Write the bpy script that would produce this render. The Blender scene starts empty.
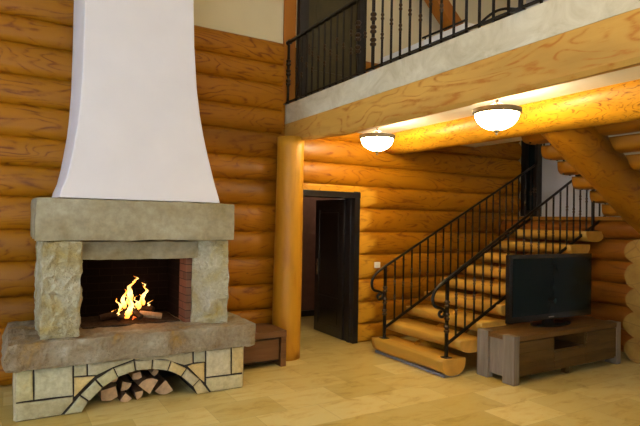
import bpy, bmesh, math, random
from mathutils import Vector, Matrix, noise
random.seed(7)
C = bpy.context.scene.collection
PI = math.pi

# ------------------------------------------------------------------ helpers
def nz(x, y, z, s=1.0, o=0.0):
    return noise.noise(Vector((x*s+o, y*s+o*1.7, z*s-o)))

def origin_of(p):
    v = Vector((0, 0, 0))
    while p is not None:
        v += p.location
        p = p.parent
    return v

def link(name, bm, mats, parent=None, smooth=False, keep=False):
    """links a bmesh given in world coordinates as one mesh object"""
    if parent is not None:
        off = origin_of(parent)
    elif keep or not bm.verts:
        off = Vector((0, 0, 0))
    else:
        xs = [v.co.x for v in bm.verts]; ys = [v.co.y for v in bm.verts]; zs = [v.co.z for v in bm.verts]
        off = Vector(((min(xs)+max(xs))/2, (min(ys)+max(ys))/2, min(zs)))
    bmesh.ops.translate(bm, verts=bm.verts, vec=-off)
    bmesh.ops.recalc_face_normals(bm, faces=bm.faces)
    me = bpy.data.meshes.new(name)
    bm.to_mesh(me); bm.free()
    if not isinstance(mats, (list, tuple)):
        mats = [mats]
    for m in mats:
        me.materials.append(m)
    if smooth:
        for p in me.polygons:
            p.use_smooth = True
    o = bpy.data.objects.new(name, me)
    C.objects.link(o)
    if parent is not None:
        o.parent = parent
    else:
        o.location = off
    return o

def tag(o, label, cat, group=None, kind=None):
    o['label'] = label
    o['category'] = cat
    if group: o['group'] = group
    if kind: o['kind'] = kind
    return o

def thing(name, label, cat, loc, group=None):
    o = bpy.data.objects.new(name, None)
    o.empty_display_size = .1
    C.objects.link(o)
    o.location = loc
    return tag(o, label, cat, group)

def struct(name, bm, m, smooth=False, parent=None):
    o = link(name, bm, m, parent, smooth, keep=True)
    o['kind'] = 'structure'
    return o

def box(bm, x0, x1, y0, y1, z0, z1, bev=0.0, mi=0):
    vs = [bm.verts.new((x, y, z)) for x in (x0, x1) for y in (y0, y1) for z in (z0, z1)]
    F = [(0, 1, 3, 2), (4, 6, 7, 5), (0, 4, 5, 1), (2, 3, 7, 6), (0, 2, 6, 4), (1, 5, 7, 3)]
    fs = [bm.faces.new([vs[i] for i in f]) for f in F]
    for f in fs: f.material_index = mi
    if bev > 0:
        es = list({e for f in fs for e in f.edges})
        r = bmesh.ops.bevel(bm, geom=es, offset=bev, segments=2, profile=.6, affect='EDGES')
        for f in r['faces']: f.material_index = mi
    return bm

def NB(*a, **k):
    return box(bmesh.new(), *a, **k)

def prism(bm, poly, a, b, axis='Y', mi=0):
    """extrudes a 2D outline along an axis; poly points are (X,Z), (X,Y) or (Y,Z)"""
    def P(p, t):
        return {'Y': (p[0], t, p[1]), 'Z': (p[0], p[1], t), 'X': (t, p[0], p[1])}[axis]
    A = [bm.verts.new(P(p, a)) for p in poly]
    B = [bm.verts.new(P(p, b)) for p in poly]
    n = len(poly)
    fs = [bm.faces.new(A), bm.faces.new(B[::-1])]
    for i in range(n):
        fs.append(bm.faces.new((A[i], B[i], B[(i+1) % n], A[(i+1) % n])))
    for f in fs: f.material_index = mi
    return fs

def rings(bm, loops, cap=True, closed=True, mi=0, capmi=None):
    R = [[bm.verts.new(p) for p in l] for l in loops]
    n = len(R[0])
    for a, b in zip(R, R[1:]):
        for i in range(n if closed else n-1):
            f = bm.faces.new((a[i], a[(i+1) % n], b[(i+1) % n], b[i])); f.material_index = mi
    if cap:
        for r in (R[0], R[-1]):
            f = bm.faces.new(r); f.material_index = mi if capmi is None else capmi
    return R

def tube(bm, pts, r, n=8, cap=True):
    pts = [Vector(p) for p in pts]
    loops = []
    up = Vector((0, 0, 1))
    d0 = (pts[1]-pts[0]).normalized()
    if abs(d0.dot(up)) > .95: up = Vector((0, 1, 0))
    u = d0.cross(up).normalized()
    for i, p in enumerate(pts):
        a = pts[max(i-1, 0)]; b = pts[min(i+1, len(pts)-1)]
        d = (b-a).normalized()
        u = (u - d*u.dot(d)).normalized()
        v = d.cross(u)
        rr = r[i] if isinstance(r, (list, tuple)) else r
        loops.append([p + (u*math.cos(2*PI*k/n) + v*math.sin(2*PI*k/n))*rr for k in range(n)])
    rings(bm, loops, cap)

def log(bm, a, b, r0, r1=None, n=20, seg=14, wob=.03, seed=0., endmi=1, squash=1.0, inset=True):
    """a natural round log from a to b with an uneven surface and end-grain caps"""
    r1 = r0 if r1 is None else r1
    a = Vector(a); b = Vector(b); d = (b-a).normalized()
    up = Vector((0, 0, 1)) if abs(d.z) < .9 else Vector((0, 1, 0))
    u = d.cross(up).normalized(); v = u.cross(d).normalized()
    loops = []
    for i in range(seg+1):
        t = i/seg; c = a.lerp(b, t); r = r0+(r1-r0)*t
        e = 1.0
        if inset and (i == 0 or i == seg): e = .97
        L = []
        for k in range(n):
            th = 2*PI*k/n
            q = c+u*math.cos(th)+v*math.sin(th)
            w = 1+wob*nz(q.x*1.1, q.y*1.1, q.z*1.1, 1.6, seed)*2
            L.append(c+(u*math.cos(th)+v*math.sin(th)*squash)*r*w*e)
        loops.append(L)
    rings(bm, loops, True, capmi=endmi)

def subdiv_box(x0, x1, y0, y1, z0, z1, step=.05, amp=.012, seed=0, sc=6., rnd=.02, chisel=0.):
    """a hewn block of stone: finely cut box with rounded, chipped edges"""
    bm = bmesh.new()
    def grid(n): return max(2, int(round(n)))
    nx, ny, nzn = grid((x1-x0)/step), grid((y1-y0)/step), grid((z1-z0)/step)
    V = {}
    def vert(i, j, k):
        if (i, j, k) not in V:
            V[(i, j, k)] = bm.verts.new((x0+(x1-x0)*i/nx, y0+(y1-y0)*j/ny, z0+(z1-z0)*k/nzn))
        return V[(i, j, k)]
    for i in range(nx):
        for j in range(ny):
            for k in (0, nzn): bm.faces.new((vert(i, j, k), vert(i+1, j, k), vert(i+1, j+1, k), vert(i, j+1, k)))
    for i in range(nx):
        for k in range(nzn):
            for j in (0, ny): bm.faces.new((vert(i, j, k), vert(i+1, j, k), vert(i+1, j, k+1), vert(i, j, k+1)))
    for j in range(ny):
        for k in range(nzn):
            for i in (0, nx): bm.faces.new((vert(i, j, k), vert(i, j+1, k), vert(i, j+1, k+1), vert(i, j, k+1)))
    cx, cy, cz = (x0+x1)/2, (y0+y1)/2, (z0+z1)/2
    for v in bm.verts:
        p = v.co.copy()
        onx = p.x-x0 < 1e-5 or x1-p.x < 1e-5
        ony = p.y-y0 < 1e-5 or y1-p.y < 1e-5
        onz = p.z-z0 < 1e-5 or z1-p.z < 1e-5
        s = onx+ony+onz
        dirv = Vector(((1 if p.x > cx else -1)*onx, (1 if p.y > cy else -1)*ony, (1 if p.z > cz else -1)*onz))
        dirv.normalize()
        h = nz(p.x, p.y, p.z, sc, seed)*.65 + nz(p.x, p.y, p.z, sc*2.3, seed+3)*.35 + abs(nz(p.x, p.y, p.z, sc*.7, seed+9))*.5
        if chisel:
            dd, pp = noise.voronoi(Vector((p.x*1.2, p.y, p.z))*chisel)
            h = h*.5+dd[0]*1.5-.35
        if chisel and s > 1: h = .35+h*.3
        v.co = p + dirv*(h*amp*2-amp) - dirv*(rnd*(s-1)*(1+.8*nz(p.x, p.y, p.z, 5, seed+5)))
    return bm

# ------------------------------------------------------------------ materials
class Mat:
    def __init__(s, name, rough=.5, spec=.5, coat=0.):
        s.m = bpy.data.materials.new(name); s.m.use_nodes = True
        s.t = s.m.node_tree; s.N = s.t.nodes; s.L = s.t.links
        s.b = s.N['Principled BSDF']
        s.b.inputs['Roughness'].default_value = rough
        s.b.inputs['Specular IOR Level'].default_value = spec
        s.b.inputs['Coat Weight'].default_value = coat
    def n(s, typ, **kw):
        nd = s.N.new(typ)
        for k, v in kw.items():
            if k in nd.inputs.keys(): nd.inputs[k].default_value = v
            else: setattr(nd, k, v)
        return nd
    def l(s, a, b): s.L.new(a, b)
    def coord(s, scale=(1, 1, 1), rot=(0, 0, 0)):
        tc = s.n('ShaderNodeTexCoord'); mp = s.n('ShaderNodeMapping')
        mp.inputs['Scale'].default_value = scale; mp.inputs['Rotation'].default_value = rot
        s.l(tc.outputs['Object'], mp.inputs['Vector'])
        return mp.outputs['Vector']
    def noise(s, vec, scale, detail=3, rough=.5, dist=0.):
        nd = s.n('ShaderNodeTexNoise')
        nd.inputs['Scale'].default_value = scale; nd.inputs['Detail'].default_value = detail
        nd.inputs['Roughness'].default_value = rough; nd.inputs['Distortion'].default_value = dist
        s.l(vec, nd.inputs['Vector']); return nd.outputs['Fac']
    def ramp(s, fac, stops, interp='LINEAR'):
        r = s.n('ShaderNodeValToRGB'); r.color_ramp.interpolation = interp
        els = r.color_ramp.elements
        els[0].position = stops[0][0]; els[0].color = (*stops[0][1], 1)
        els[1].position = stops[-1][0]; els[1].color = (*stops[-1][1], 1)
        for p, c in stops[1:-1]:
            e = els.new(p); e.color = (*c, 1)
        s.l(fac, r.inputs['Fac']); return r.outputs['Color']
    def math(s, op, a, b=None, c=None):
        m = s.n('ShaderNodeMath', operation=op)
        for i, v in enumerate((a, b, c)):
            if v is None: continue
            if isinstance(v, (int, float)): m.inputs[i].default_value = v
            else: s.l(v, m.inputs[i])
        return m.outputs[0]
    def mix(s, fac, a, b, mode='MIX'):
        m = s.n('ShaderNodeMix', data_type='RGBA', blend_type=mode)
        for i, v in ((0, fac), (6, a), (7, b)):
            if isinstance(v, (int, float)): m.inputs[i].default_value = v
            elif isinstance(v, tuple): m.inputs[i].default_value = (*v, 1)
            else: s.l(v, m.inputs[i])
        return m.outputs[2]
    def color(s, c):
        if isinstance(c, tuple): s.b.inputs['Base Color'].default_value = (*c, 1)
        else: s.l(c, s.b.inputs['Base Color'])
        return s
    def bump(s, h, strength=.3, dist=.01):
        b = s.n('ShaderNodeBump'); b.inputs['Strength'].default_value = strength
        b.inputs['Distance'].default_value = dist
        s.l(h, b.inputs['Height']); s.l(b.outputs['Normal'], s.b.inputs['Normal'])
        return s

def plain(name, col, rough=.5, spec=.5, metal=0., coat=0., var=.12, sc=9.):
    m = Mat(name, rough, spec, coat)
    m.b.inputs['Metallic'].default_value = metal
    v = m.noise(m.coord(), sc, 4)
    m.color(m.ramp(v, [(.3, tuple(c*(1-var) for c in col)), (.7, tuple(min(1, c*(1+var)) for c in col))]))
    return m.m

def wood(name, axis, base, line, freq=9., sc=1.1, rough=.42, stretch=.22, linew=.35, planed=None, knots=True, fine=.12, coat=.05, patch=.35):
    """varnished pine: contour-like growth lines stretched along the axis"""
    m = Mat(name, rough, .28, coat)
    m.b.inputs['Coat Roughness'].default_value = .3
    s = [1, 1, 1]; s['XYZ'.index(axis)] = stretch
    v = m.coord(tuple(s))
    big = m.noise(v, sc*1.7, 2, .45, .6)
    w = m.math('SINE', m.math('MULTIPLY', big, freq*2*PI))
    w = m.math('MULTIPLY_ADD', w, .5, .5)
    w = m.math('POWER', w, 5.5)
    brk = m.noise(v, sc*7, 4, .7)
    w = m.math('MULTIPLY', w, m.math('SMOOTH_MIN', m.math('MULTIPLY', m.math('SUBTRACT', brk, .40), 5.), 1., .2))
    w = m.math('MULTIPLY', w, linew); w = m.math('MAXIMUM', w, 0.)
    tone = m.noise(v, sc*.9, 3, .5)
    b1 = m.ramp(tone, [(.3, tuple(c*(1-patch) for c in base)), (.5, base), (.72, tuple(min(1, c*(1+patch*.5)) for c in base))])
    col = m.mix(w, b1, line)
    sf = [14, 14, 14]; sf['XYZ'.index(axis)] = 1.2
    g = m.noise(m.coord(tuple(sf)), 2.2, 3, .6)
    col = m.mix(m.math('MULTIPLY', m.math('SUBTRACT', 1., g), fine*2), col, tuple(c*.45 for c in line))
    if knots:
        vo = m.n('ShaderNodeTexVoronoi'); vo.inputs['Scale'].default_value = 3.4
        sk = [1, 1, 1]; sk['XYZ'.index(axis)] = .55
        m.l(m.coord(tuple(sk)), vo.inputs['Vector'])
        k = m.ramp(vo.outputs['Distance'], [(.028, (1, 1, 1)), (.05, (0, 0, 0))])
        col = m.mix(m.math('MULTIPLY', k, .75), col, (line[0]*.3, line[1]*.25, line[2]*.3))
    if planed:
        at = m.n('ShaderNodeAttribute', attribute_name='planed')
        pw = m.mix(m.math('MULTIPLY', w, .6), planed, line)
        col = m.mix(at.outputs['Fac'], col, pw)
    m.color(col)
    m.bump(m.math('ADD', m.math('MULTIPLY', g, .3), brk), .12, .01)
    return m.m

GOLD = (.415, .158, .003); GLINE = (.16, .032, .001)
M = {}
M['log_x'] = wood('pine_log_wall', 'X', GOLD, GLINE, freq=11, sc=2.0, stretch=.30, linew=.85, planed=(.62, .30, .018), coat=.06)
M['log_y'] = wood('pine_log_beam', 'Y', (.66, .31, .015), GLINE, freq=9, sc=5.5, stretch=.35, linew=.9)
M['log_z'] = wood('pine_post', 'Z', (.56, .27, .018), (.33, .11, .006), freq=6, sc=1.0, linew=.4)
M['log_d'] = wood('pine_stringer', 'X', (.38, .150, .005), GLINE, freq=9, sc=2.2, linew=.8, stretch=.5)
M['beam'] = wood('planed_beam', 'Y', (.66, .37, .075), (.46, .15, .010), freq=8, sc=2.3, linew=.85, stretch=.25, patch=.42)
M['tread'] = wood('pine_tread', 'Y', (.62, .34, .045), (.28, .10, .006), freq=5, sc=1.3, linew=.45, patch=.25, knots=False)
M['tread_up'] = wood('dimmed_pine_tread', 'Y', (.36, .145, .007), (.16, .045, .002), freq=6, sc=1.6, linew=.6, knots=False)  # tread pine darkened: the dimness of the upper stairs is in the colour
M['tread_end'] = plain('tread_end_grain', (.60, .32, .05), .6, .3)
M['board'] = wood('pine_board', 'Z', (.48, .17, .015), (.25, .06, .005), freq=3, sc=1., linew=.25)

def end_grain():
    m = Mat('log_end_grain', .65, .25)
    v = m.coord((1, 1, 1))
    n1 = m.noise(v, 5, 4, .6)
    rad = m.noise(v, 22, 2, .5, 1.)
    col = m.ramp(n1, [(.3, (.22, .12, .020)), (.7, (.34, .20, .04))])
    vo = m.n('ShaderNodeTexVoronoi', feature='DISTANCE_TO_EDGE'); vo.inputs['Scale'].default_value = 4.
    m.l(v, vo.inputs['Vector'])
    ck = m.ramp(vo.outputs['Distance'], [(.0, (1, 1, 1)), (.03, (0, 0, 0))])
    col = m.mix(m.math('MULTIPLY', ck, .5), col, (.12, .05, .01))
    m.color(col).bump(rad, .2)
    return m.m
M['end'] = end_grain()
M['log_dimmed'] = wood('dimmed_log_wall', 'Y', (.30, .095, .006), (.12, .025, .001), freq=9, sc=2., linew=.6)  # log pine darkened, weak light under the landing painted into the colour

def plaster(name, col, bump=.15, sc=30.):
    m = Mat(name, .85, .2)
    v = m.coord()
    a = m.noise(v, 2.2, 4)
    m.color(m.ramp(a, [(.3, tuple(c*.94 for c in col)), (.7, col)]))
    m.bump(m.noise(v, sc, 5, .7), bump, .004)
    return m.m
M['white'] = plaster('white_hood_plaster', (.80, .78, .79), .25, 14)
M['cream'] = plaster('cream_wall_paint', (.78, .68, .44))
def slab_mat():
    m = Mat('pale_slab_facing', .7, .25)
    a = m.noise(m.coord((1, .7, 1)), 4.5, 6, .65, .8)
    m.color(m.ramp(a, [(.32, (.50, .43, .27)), (.5, (.62, .55, .37)), (.68, (.72, .66, .48))]))
    m.bump(a, .3, .01)
    return m.m
M['slab'] = slab_mat()
M['grey_wall'] = plaster('stairwell_white_paint', (.50, .49, .47))
M['ceil'] = plaster('white_ceiling_paint', (.85, .83, .78))

def stone(name, stops, sc=3., bump=.6, rough=.8, tint=False, dist=.02):
    m = Mat(name, rough, .3)
    v = m.coord()
    a = m.noise(v, sc, 6, .62, .4)
    col = m.ramp(a, stops)
    f = m.noise(v, sc*9, 4, .6)
    col = m.mix(.35, col, m.ramp(f, [(.35, (.35, .33, .30)), (.65, (1, 1, 1))]), 'MULTIPLY')
    if tint:
        at = m.n('ShaderNodeAttribute', attribute_name='tint')
        col = m.mix(1., col, at.outputs['Color'], 'MULTIPLY')
    m.color(col)
    m.bump(m.math('ADD', a, m.math('MULTIPLY', f, .4)), bump, dist)
    return m.m
M['stone_mantel'] = stone('mantel_sandstone', [(.30, (.27, .22, .10)), (.5, (.37, .33, .21)), (.7, (.46, .43, .30))], 2.2, .4)
M['stone_rough'] = stone('rough_column_stone', [(.30, (.46, .36, .12)), (.48, (.50, .46, .29)), (.7, (.62, .60, .46))], 3.4, 1., dist=.08)
M['stone_hearth'] = stone('hearth_slab_stone', [(.30, (.38, .23, .05)), (.44, (.29, .22, .13)), (.60, (.36, .31, .21)), (.75, (.52, .49, .39))], 3.0, 1., dist=.05)
M['stone_base'] = stone('base_stone', [(.30, (.62, .56, .42)), (.5, (.72, .68, .56)), (.7, (.80, .77, .68))], 3., .4, tint=True)
M['mortar'] = plain('dark_joint', (.045, .04, .033), .9, .1)

def brick_mat():
    m = Mat('sooty_firebrick', .9, .1)
    v = m.coord((1, 1, 1), (PI/2, 0, 0))
    b = m.n('ShaderNodeTexBrick')
    b.inputs['Scale'].default_value = 1.; b.inputs['Brick Width'].default_value = .24; b.inputs['Row Height'].default_value = .075
    b.inputs['Mortar Size'].default_value = .004
    b.inputs['Color1'].default_value = (.010, .005, .004, 1); b.inputs['Color2'].default_value = (.007, .004, .003, 1)
    b.inputs['Mortar'].default_value = (.018, .011, .008, 1)
    m.l(v, b.inputs['Vector'])
    m.color(b.outputs['Color']); return m.m
M['brick'] = brick_mat()
def cheek_mat():
    m = Mat('pink_firebrick', .9, .1)
    sp = m.n('ShaderNodeSeparateXYZ'); m.l(m.coord(), sp.inputs[0])
    cb = m.n('ShaderNodeCombineXYZ'); m.l(sp.outputs['Y'], cb.inputs['X']); m.l(sp.outputs['Z'], cb.inputs['Y']); v = cb.outputs[0]
    b = m.n('ShaderNodeTexBrick')
    b.inputs['Scale'].default_value = 1.; b.inputs['Brick Width'].default_value = .24; b.inputs['Row Height'].default_value = .075
    b.inputs['Mortar Size'].default_value = .004
    b.inputs['Color1'].default_value = (.22, .10, .055, 1); b.inputs['Color2'].default_value = (.13, .065, .04, 1)
    b.inputs['Mortar'].default_value = (.06, .035, .025, 1)
    m.l(v, b.inputs['Vector'])
    m.color(b.outputs['Color']); return m.m
M['cheek'] = cheek_mat()

def floor_mat():
    m = Mat('travertine_tiles', .30, .4)
    tc = m.coord((1, 1, 1), (0, 0, math.radians(0)))
    b = m.n('ShaderNodeTexBrick')
    b.inputs['Scale'].default_value = 1.; b.inputs['Brick Width'].default_value = .61; b.inputs['Row Height'].default_value = .41
    b.inputs['Mortar Size'].default_value = .0022; b.inputs['Mortar Smooth'].default_value = .3
    b.inputs['Color1'].default_value = (.56, .43, .13, 1); b.inputs['Color2'].default_value = (.76, .64, .28, 1)
    b.inputs['Mortar'].default_value = (.46, .35, .12, 1); b.inputs['Bias'].default_value = -.1
    m.l(tc, b.inputs['Vector'])
    st = m.noise(m.coord((1, 2.2, 1)), 3.2, 6, .65, .8)
    s1 = m.ramp(st, [(.32, (.74, .62, .40)), (.46, (.97, .92, .80)), (.56, (1, 1, 1)), (.7, (1.0, 1.0, 1.0))])
    col = m.mix(.9, b.outputs['Color'], s1, 'MULTIPLY')
    pits = m.noise(m.coord((1, 1.6, 1)), 26, 3, .6)
    pk = m.ramp(pits, [(.66, (0, 0, 0)), (.72, (1, 1, 1))])
    col = m.mix(m.math('MULTIPLY', pk, .35), col, (.30, .20, .10))
    m.color(col)
    m.bump(m.math('SUBTRACT', 1., b.outputs['Fac']), .2, .003)
    return m.m
M['floor'] = floor_mat()

M['iron'] = plain('black_wrought_iron', (.018, .016, .015), .38, .5, .6)
M['knuckle'] = plain('bronze_rubbed_iron', (.07, .045, .028), .35, .5, .8)
M['door'] = plain('black_brown_door', (.012, .010, .010), .30, .5, 0, .2, .2)
M['door_up'] = plain('sheen_tinted_door', (.055, .040, .008), .38, .5, 0, .1, .2)  # yellowish base colour stands in for lamp sheen on the dark leaf
M['steel'] = plain('satin_steel', (.62, .6, .56), .25, .5, 1.)
M['plastic'] = plain('white_plastic', (.85, .84, .80), .4)
M['tv'] = plain('black_gloss_plastic', (.008, .008, .009), .22, .5)
M['screen'] = plain('dark_screen_glass', (.004, .010, .012), .14, .12, 0, 0, .05)
M['corr'] = plain('corridor_panel', (.20, .10, .065), .6, .3)
M['ash'] = plain('grey_ash', (.05, .035, .025), .95, .1, var=.5, sc=30)
M['char'] = plain('charred_wood', (.03, .018, .012), .9, .1, var=.6, sc=20)

def plank(name, axis, a, b, rough=.5):
    m = Mat(name, rough, .35)
    s = [9, 9, 9]; s['XYZ'.index(axis)] = .8
    g = m.noise(m.coord(tuple(s)), 1.6, 5, .65, .4)
    big = m.noise(m.coord(), 2.5, 3)
    col = m.ramp(g, [(.3, a), (.7, b)])
    col = m.mix(.5, col, m.ramp(big, [(.3, (.6, .58, .55)), (.65, (1, 1, 1))]), 'MULTIPLY')
    m.color(col).bump(g, .3, .004)
    return m.m
M['stand_x'] = plank('brown_plank_lengthwise', 'X', (.085, .038, .006), (.185, .092, .018))
M['stand_z'] = plank('daylight_greyed_plank_upright', 'Z', (.15, .12, .08), (.29, .24, .18))  # side planks greyed, cool daylight painted into the wood colour
M['stand_f'] = plank('brown_drawer_front', 'X', (.07, .033, .005), (.145, .073, .014))
M['chest'] = plank('dark_chest_wood', 'X', (.12, .055, .022), (.20, .095, .04), .42)
M['split'] = plank('split_firewood', 'Y', (.30, .16, .07), (.60, .40, .22), .8)
M['bark'] = plank('firewood_bark', 'Y', (.10, .05, .025), (.22, .12, .06), .9)
M['splitend'] = plain('firewood_end', (.55, .36, .19), .8, .2, var=.3, sc=14)

def emit(name, col, strength):
    m = Mat(name, .3)
    m.color(col); m.b.inputs['Emission Color'].default_value = (*col, 1)
    m.b.inputs['Emission Strength'].default_value = strength
    return m.m
M['lampglass'] = emit('lit_opal_glass', (1., .79, .44), 29.)

def flame_mat():
    m = Mat('flame', .9, 0.)
    g = m.n('ShaderNodeTexCoord')
    s = m.n('ShaderNodeSeparateXYZ'); m.l(g.outputs['Generated'], s.inputs[0])
    n1 = m.noise(m.coord((1, 1, .5)), 16, 2)
    h = m.math('ADD', s.outputs['Z'], m.math('MULTIPLY', m.math('SUBTRACT', n1, .5), .7))
    c = m.ramp(h, [(.0, (1., .22, .02)), (.22, (1., .55, .10)), (.5, (1., .68, .22)), (.85, (1., .38, .04)), (1., (.9, .16, .01))])
    m.color((0., 0., 0.)); m.l(c, m.b.inputs['Emission Color'])
    m.b.inputs['Emission Strength'].default_value = 3.2
    return m.m
M['flame'] = flame_mat()
M['ember'] = emit('glowing_ember', (1., .16, .02), 1.6)

# ------------------------------------------------------------------ room shell
X0, X1, Y0, ZC = -3.6, 7.62, -2.6, 6.0
struct('floor', NB(X0-.2, X1+.2, Y0-.2, 8.6, -.1, 0), M['floor'])
struct('ceiling', NB(X0-.2, X1+.2, Y0-.2, 6.2, ZC, ZC+.15), M['ceil'])

ZB = [0, .252, .555, .86, 1.205, 1.515, 1.845, 2.145, 2.43, 2.745, 3.04, 3.352, 3.612, 3.892]

def log_face(zb, u0, u1, plane, bulge, along='X', hole=None, planed=None, hole2=None, hole3=None, step=.09, sgn=-1, depth=.14):
    """stacked logs; 'plane' is the depth of the grooves, logs bulge towards sgn"""
    bm = bmesh.new()
    lay = bm.verts.layers.float.new('planed')
    nu = int((u1-u0)/step)
    us = [u0+(u1-u0)*i/nu for i in range(nu+1)]
    if hole: us = sorted([u for u in us if all(abs(u-h) > .04 for h in (hole[0], hole[1], hole2[0], hole2[1], hole3[1]))]+[hole[0], hole[1], hole2[0], hole2[1], hole3[1]])
    for li in range(len(zb)-1):
        za, zc = zb[li], zb[li+1]
        K = 9
        grid = []
        for u in us:
            row = []
            for k in range(K+1):
                t = -1+2*k/K
                t = math.sin(t*PI/2)
                wa = .005*nz(u, li*7.3, 0, .9) if 0 < li else 0
                wb = .005*nz(u, (li+1)*7.3, 0, .9) if li < len(zb)-2 else 0
                z = (za+wa)+((zc+wb)-(za+wa))*(t+1)/2
                b = bulge*(1+.15*nz(u, li*3.1, 4, .7)*.6)*max(0, 1-abs(t)**2.4*.97)**.5
                b += .002*nz(u, z, li, 3.)
                pl = 0.
                if planed:
                    lim = planed(u, z, li)
                    if lim is not None and b > lim: b = lim; pl = 1.
                p = (u, plane+sgn*b, z) if along == 'X' else (plane+sgn*b, u, z)
                v = bm.verts.new(p); v[lay] = pl
                row.append(v)
            grid.append(row)
        for i in range(len(us)-1):
            for k in range(K):
                cu = (us[i]+us[i+1])/2; cz = (grid[i][k].co.z+grid[i][k+1].co.z)/2
                if hole and hole[0] < cu < hole[1] and cz < hole[2]: continue
                if hole3 and hole3[0] < cu < hole3[1] and cz > hole3[2]: continue
                if hole2 and hole2[0] < cu < hole2[1] and cz > hole2[2]: continue
                bm.faces.new((grid[i][k], grid[i+1][k], grid[i+1][k+1], grid[i][k+1]))
    for f in bm.faces: f.smooth = True
    bm.verts.index_update()
    return bm

def merge_box(bm, *a, **k):
    box(bm, *a, **k)

def door_planed(u, z, li):
    # the logs are planed towards the door casing
    if z > 2.15 or z < .0: return None
    if 3.02 < u <= 4.171: return .028
    if u > 4.17 and z < 2.15: return .030+.085*max(0, (u-4.17))/(.30+.10*math.sin(li*2.3))
    if 3.1 < u <= 4.17 and 2.0 < z: return .035
    return None
HOLE = (3.21, 4.10, 2.03)
bm = log_face(ZB, X0, 7.42, 5.98, .080, hole=HOLE, planed=door_planed, hole2=(2.935, 4.16, 3.12), hole3=(2.935, 3.24, 2.56))
box(bm, X0, 3.20, 5.985, 6.16, 0, 3.88); box(bm, 4.14, 7.42, 5.985, 6.16, 0, 3.88); box(bm, 3.20, 4.14, 5.985, 6.16, 2.045, 3.88)
for f in bm.faces: f.smooth = len(f.verts) == 4 and f.calc_area() < .05
struct('wall_back', bm, M['log_x'])
bm = NB(X0, X1, 6.0, 6.16, 3.892, ZC); box(bm, 7.425, X1, 5.985, 6.16, 0, 3.89)
struct('trim_1', bm, M['cream'])

# left wall with tall windows letting daylight in
WIN = [(-1.9, -.5), (.3, 1.7), (2.5, 3.9)]
bm = bmesh.new()
ys = [Y0]+[w for p in WIN for w in p]+[6.16]
for i in range(0, len(ys)-1, 2): box(bm, X0-.15, X0, ys[i], ys[i+1], 0, ZC)
for a, b in WIN: box(bm, X0-.15, X0, a, b, 0, .7); box(bm, X0-.15, X0, a, b, 3.4, ZC)
struct('wall_left', bm, M['cream'])
FW = [(-3.1, -1.3), (-.4, 1.4)]
bm = bmesh.new()
xs = [X0]+[w for p in FW for w in p]+[X1]
for i in range(0, len(xs)-1, 2): box(bm, xs[i], xs[i+1], Y0-.15, Y0, 0, ZC)
for a, b in FW: box(bm, a, b, Y0-.15, Y0, 0, .7); box(bm, a, b, Y0-.15, Y0, 3.4, ZC)
struct('wall_front', bm, M['cream'])
glass = Mat('window_glass', .02); glass.b.inputs['Transmission Weight'].default_value = 1.; glass.color((1., 1., 1.)); glass.b.inputs['IOR'].default_value = 1.02
wi = 1
for a, b in WIN:
    bm = bmesh.new()
    for y in (a, (a+b)/2-.03, b-.06): box(bm, X0-.1, X0-.04, y, y+.06, .7, 3.4)
    for z in (.7, 2.4, 3.34): box(bm, X0-.1, X0-.04, a, b, z, z+.06)
    f = struct('window_%d' % wi, bm, M['plastic'])
    link('pane', NB(X0-.075, X0-.068, a, b, .7, 3.4), glass.m, f); wi += 1
for a, b in FW:
    bm = bmesh.new()
    for x in (a, (a+b)/2-.03, b-.06): box(bm, x, x+.06, Y0-.1, Y0-.04, .7, 3.4)
    for z in (.7, 2.4, 3.34): box(bm, a, b, Y0-.1, Y0-.04, z, z+.06)
    f = struct('window_%d' % wi, bm, M['plastic'])
    link('pane', NB(a, b, Y0-.075, Y0-.068, .7, 3.4), glass.m, f); wi += 1

# right side: plastered wall beyond the landing, log wall below it
struct('wall_right', NB(X1, X1+.15, Y0, 6.16, 0, ZC), M['grey_wall'])
zb2 = [0, .30, .60, .90, 1.20, 1.49]
bm = log_face(zb2, 3.45, 5.90, 7.05, .10, along='Y', sgn=-1)
box(bm, 7.055, 7.15, 3.45, 5.90, 0, 1.48)
for f in bm.faces: f.smooth = f.calc_area() < .05
struct('wall_stairwell', bm, M['log_dimmed'])
bm = bmesh.new()
for i in range(5):
    log(bm, (6.60, 3.53+.012*math.sin(i*2.1), .155+.3*i), (7.6, 3.53, .155+.3*i), .172+.008*math.sin(i*3.), .165, seed=i*2., wob=.05, n=26, squash=.92)
for f in bm.faces: f.smooth = len(f.verts) == 4
struct('wall_alcove', bm, [M['log_x'], M['end']])

# corridor beyond the open lower door
bm = NB(3.0, 5.6, 8.0, 8.1, 0, 2.6); box(bm, 3.0, 3.1, 6.17, 8.0, 0, 2.6); box(bm, 5.5, 5.6, 6.17, 8.0, 0, 2.6)
struct('wall_corridor', bm, M['corr'])
struct('ceiling_corridor', NB(3.0, 5.6, 6.17, 8.1, 2.6, 2.7), M['ceil'])
struct('baseboard_corridor', NB(3.1, 5.5, 7.97, 8.0, 0, .1), M['door'])

# balcony slab with the stair opening
bm = NB(3.0, 4.5, Y0, 5.99, 2.876, 3.12)
box(bm, 4.5, 6.3, 4.15, 5.88, 2.876, 3.12); box(bm, 4.5, X1, Y0, 2.55, 2.876, 3.12)
struct('floor_balcony', bm, M['slab'])
bm = NB(3.24, 4.5, Y0, 5.88, 2.862, 2.875)
box(bm, 4.5, 6.3, 4.15, 5.88, 2.862, 2.875); box(bm, 4.5, X1, Y0, 2.55, 2.862, 2.875)
struct('ceiling_balcony', bm, M['ceil'])

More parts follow.
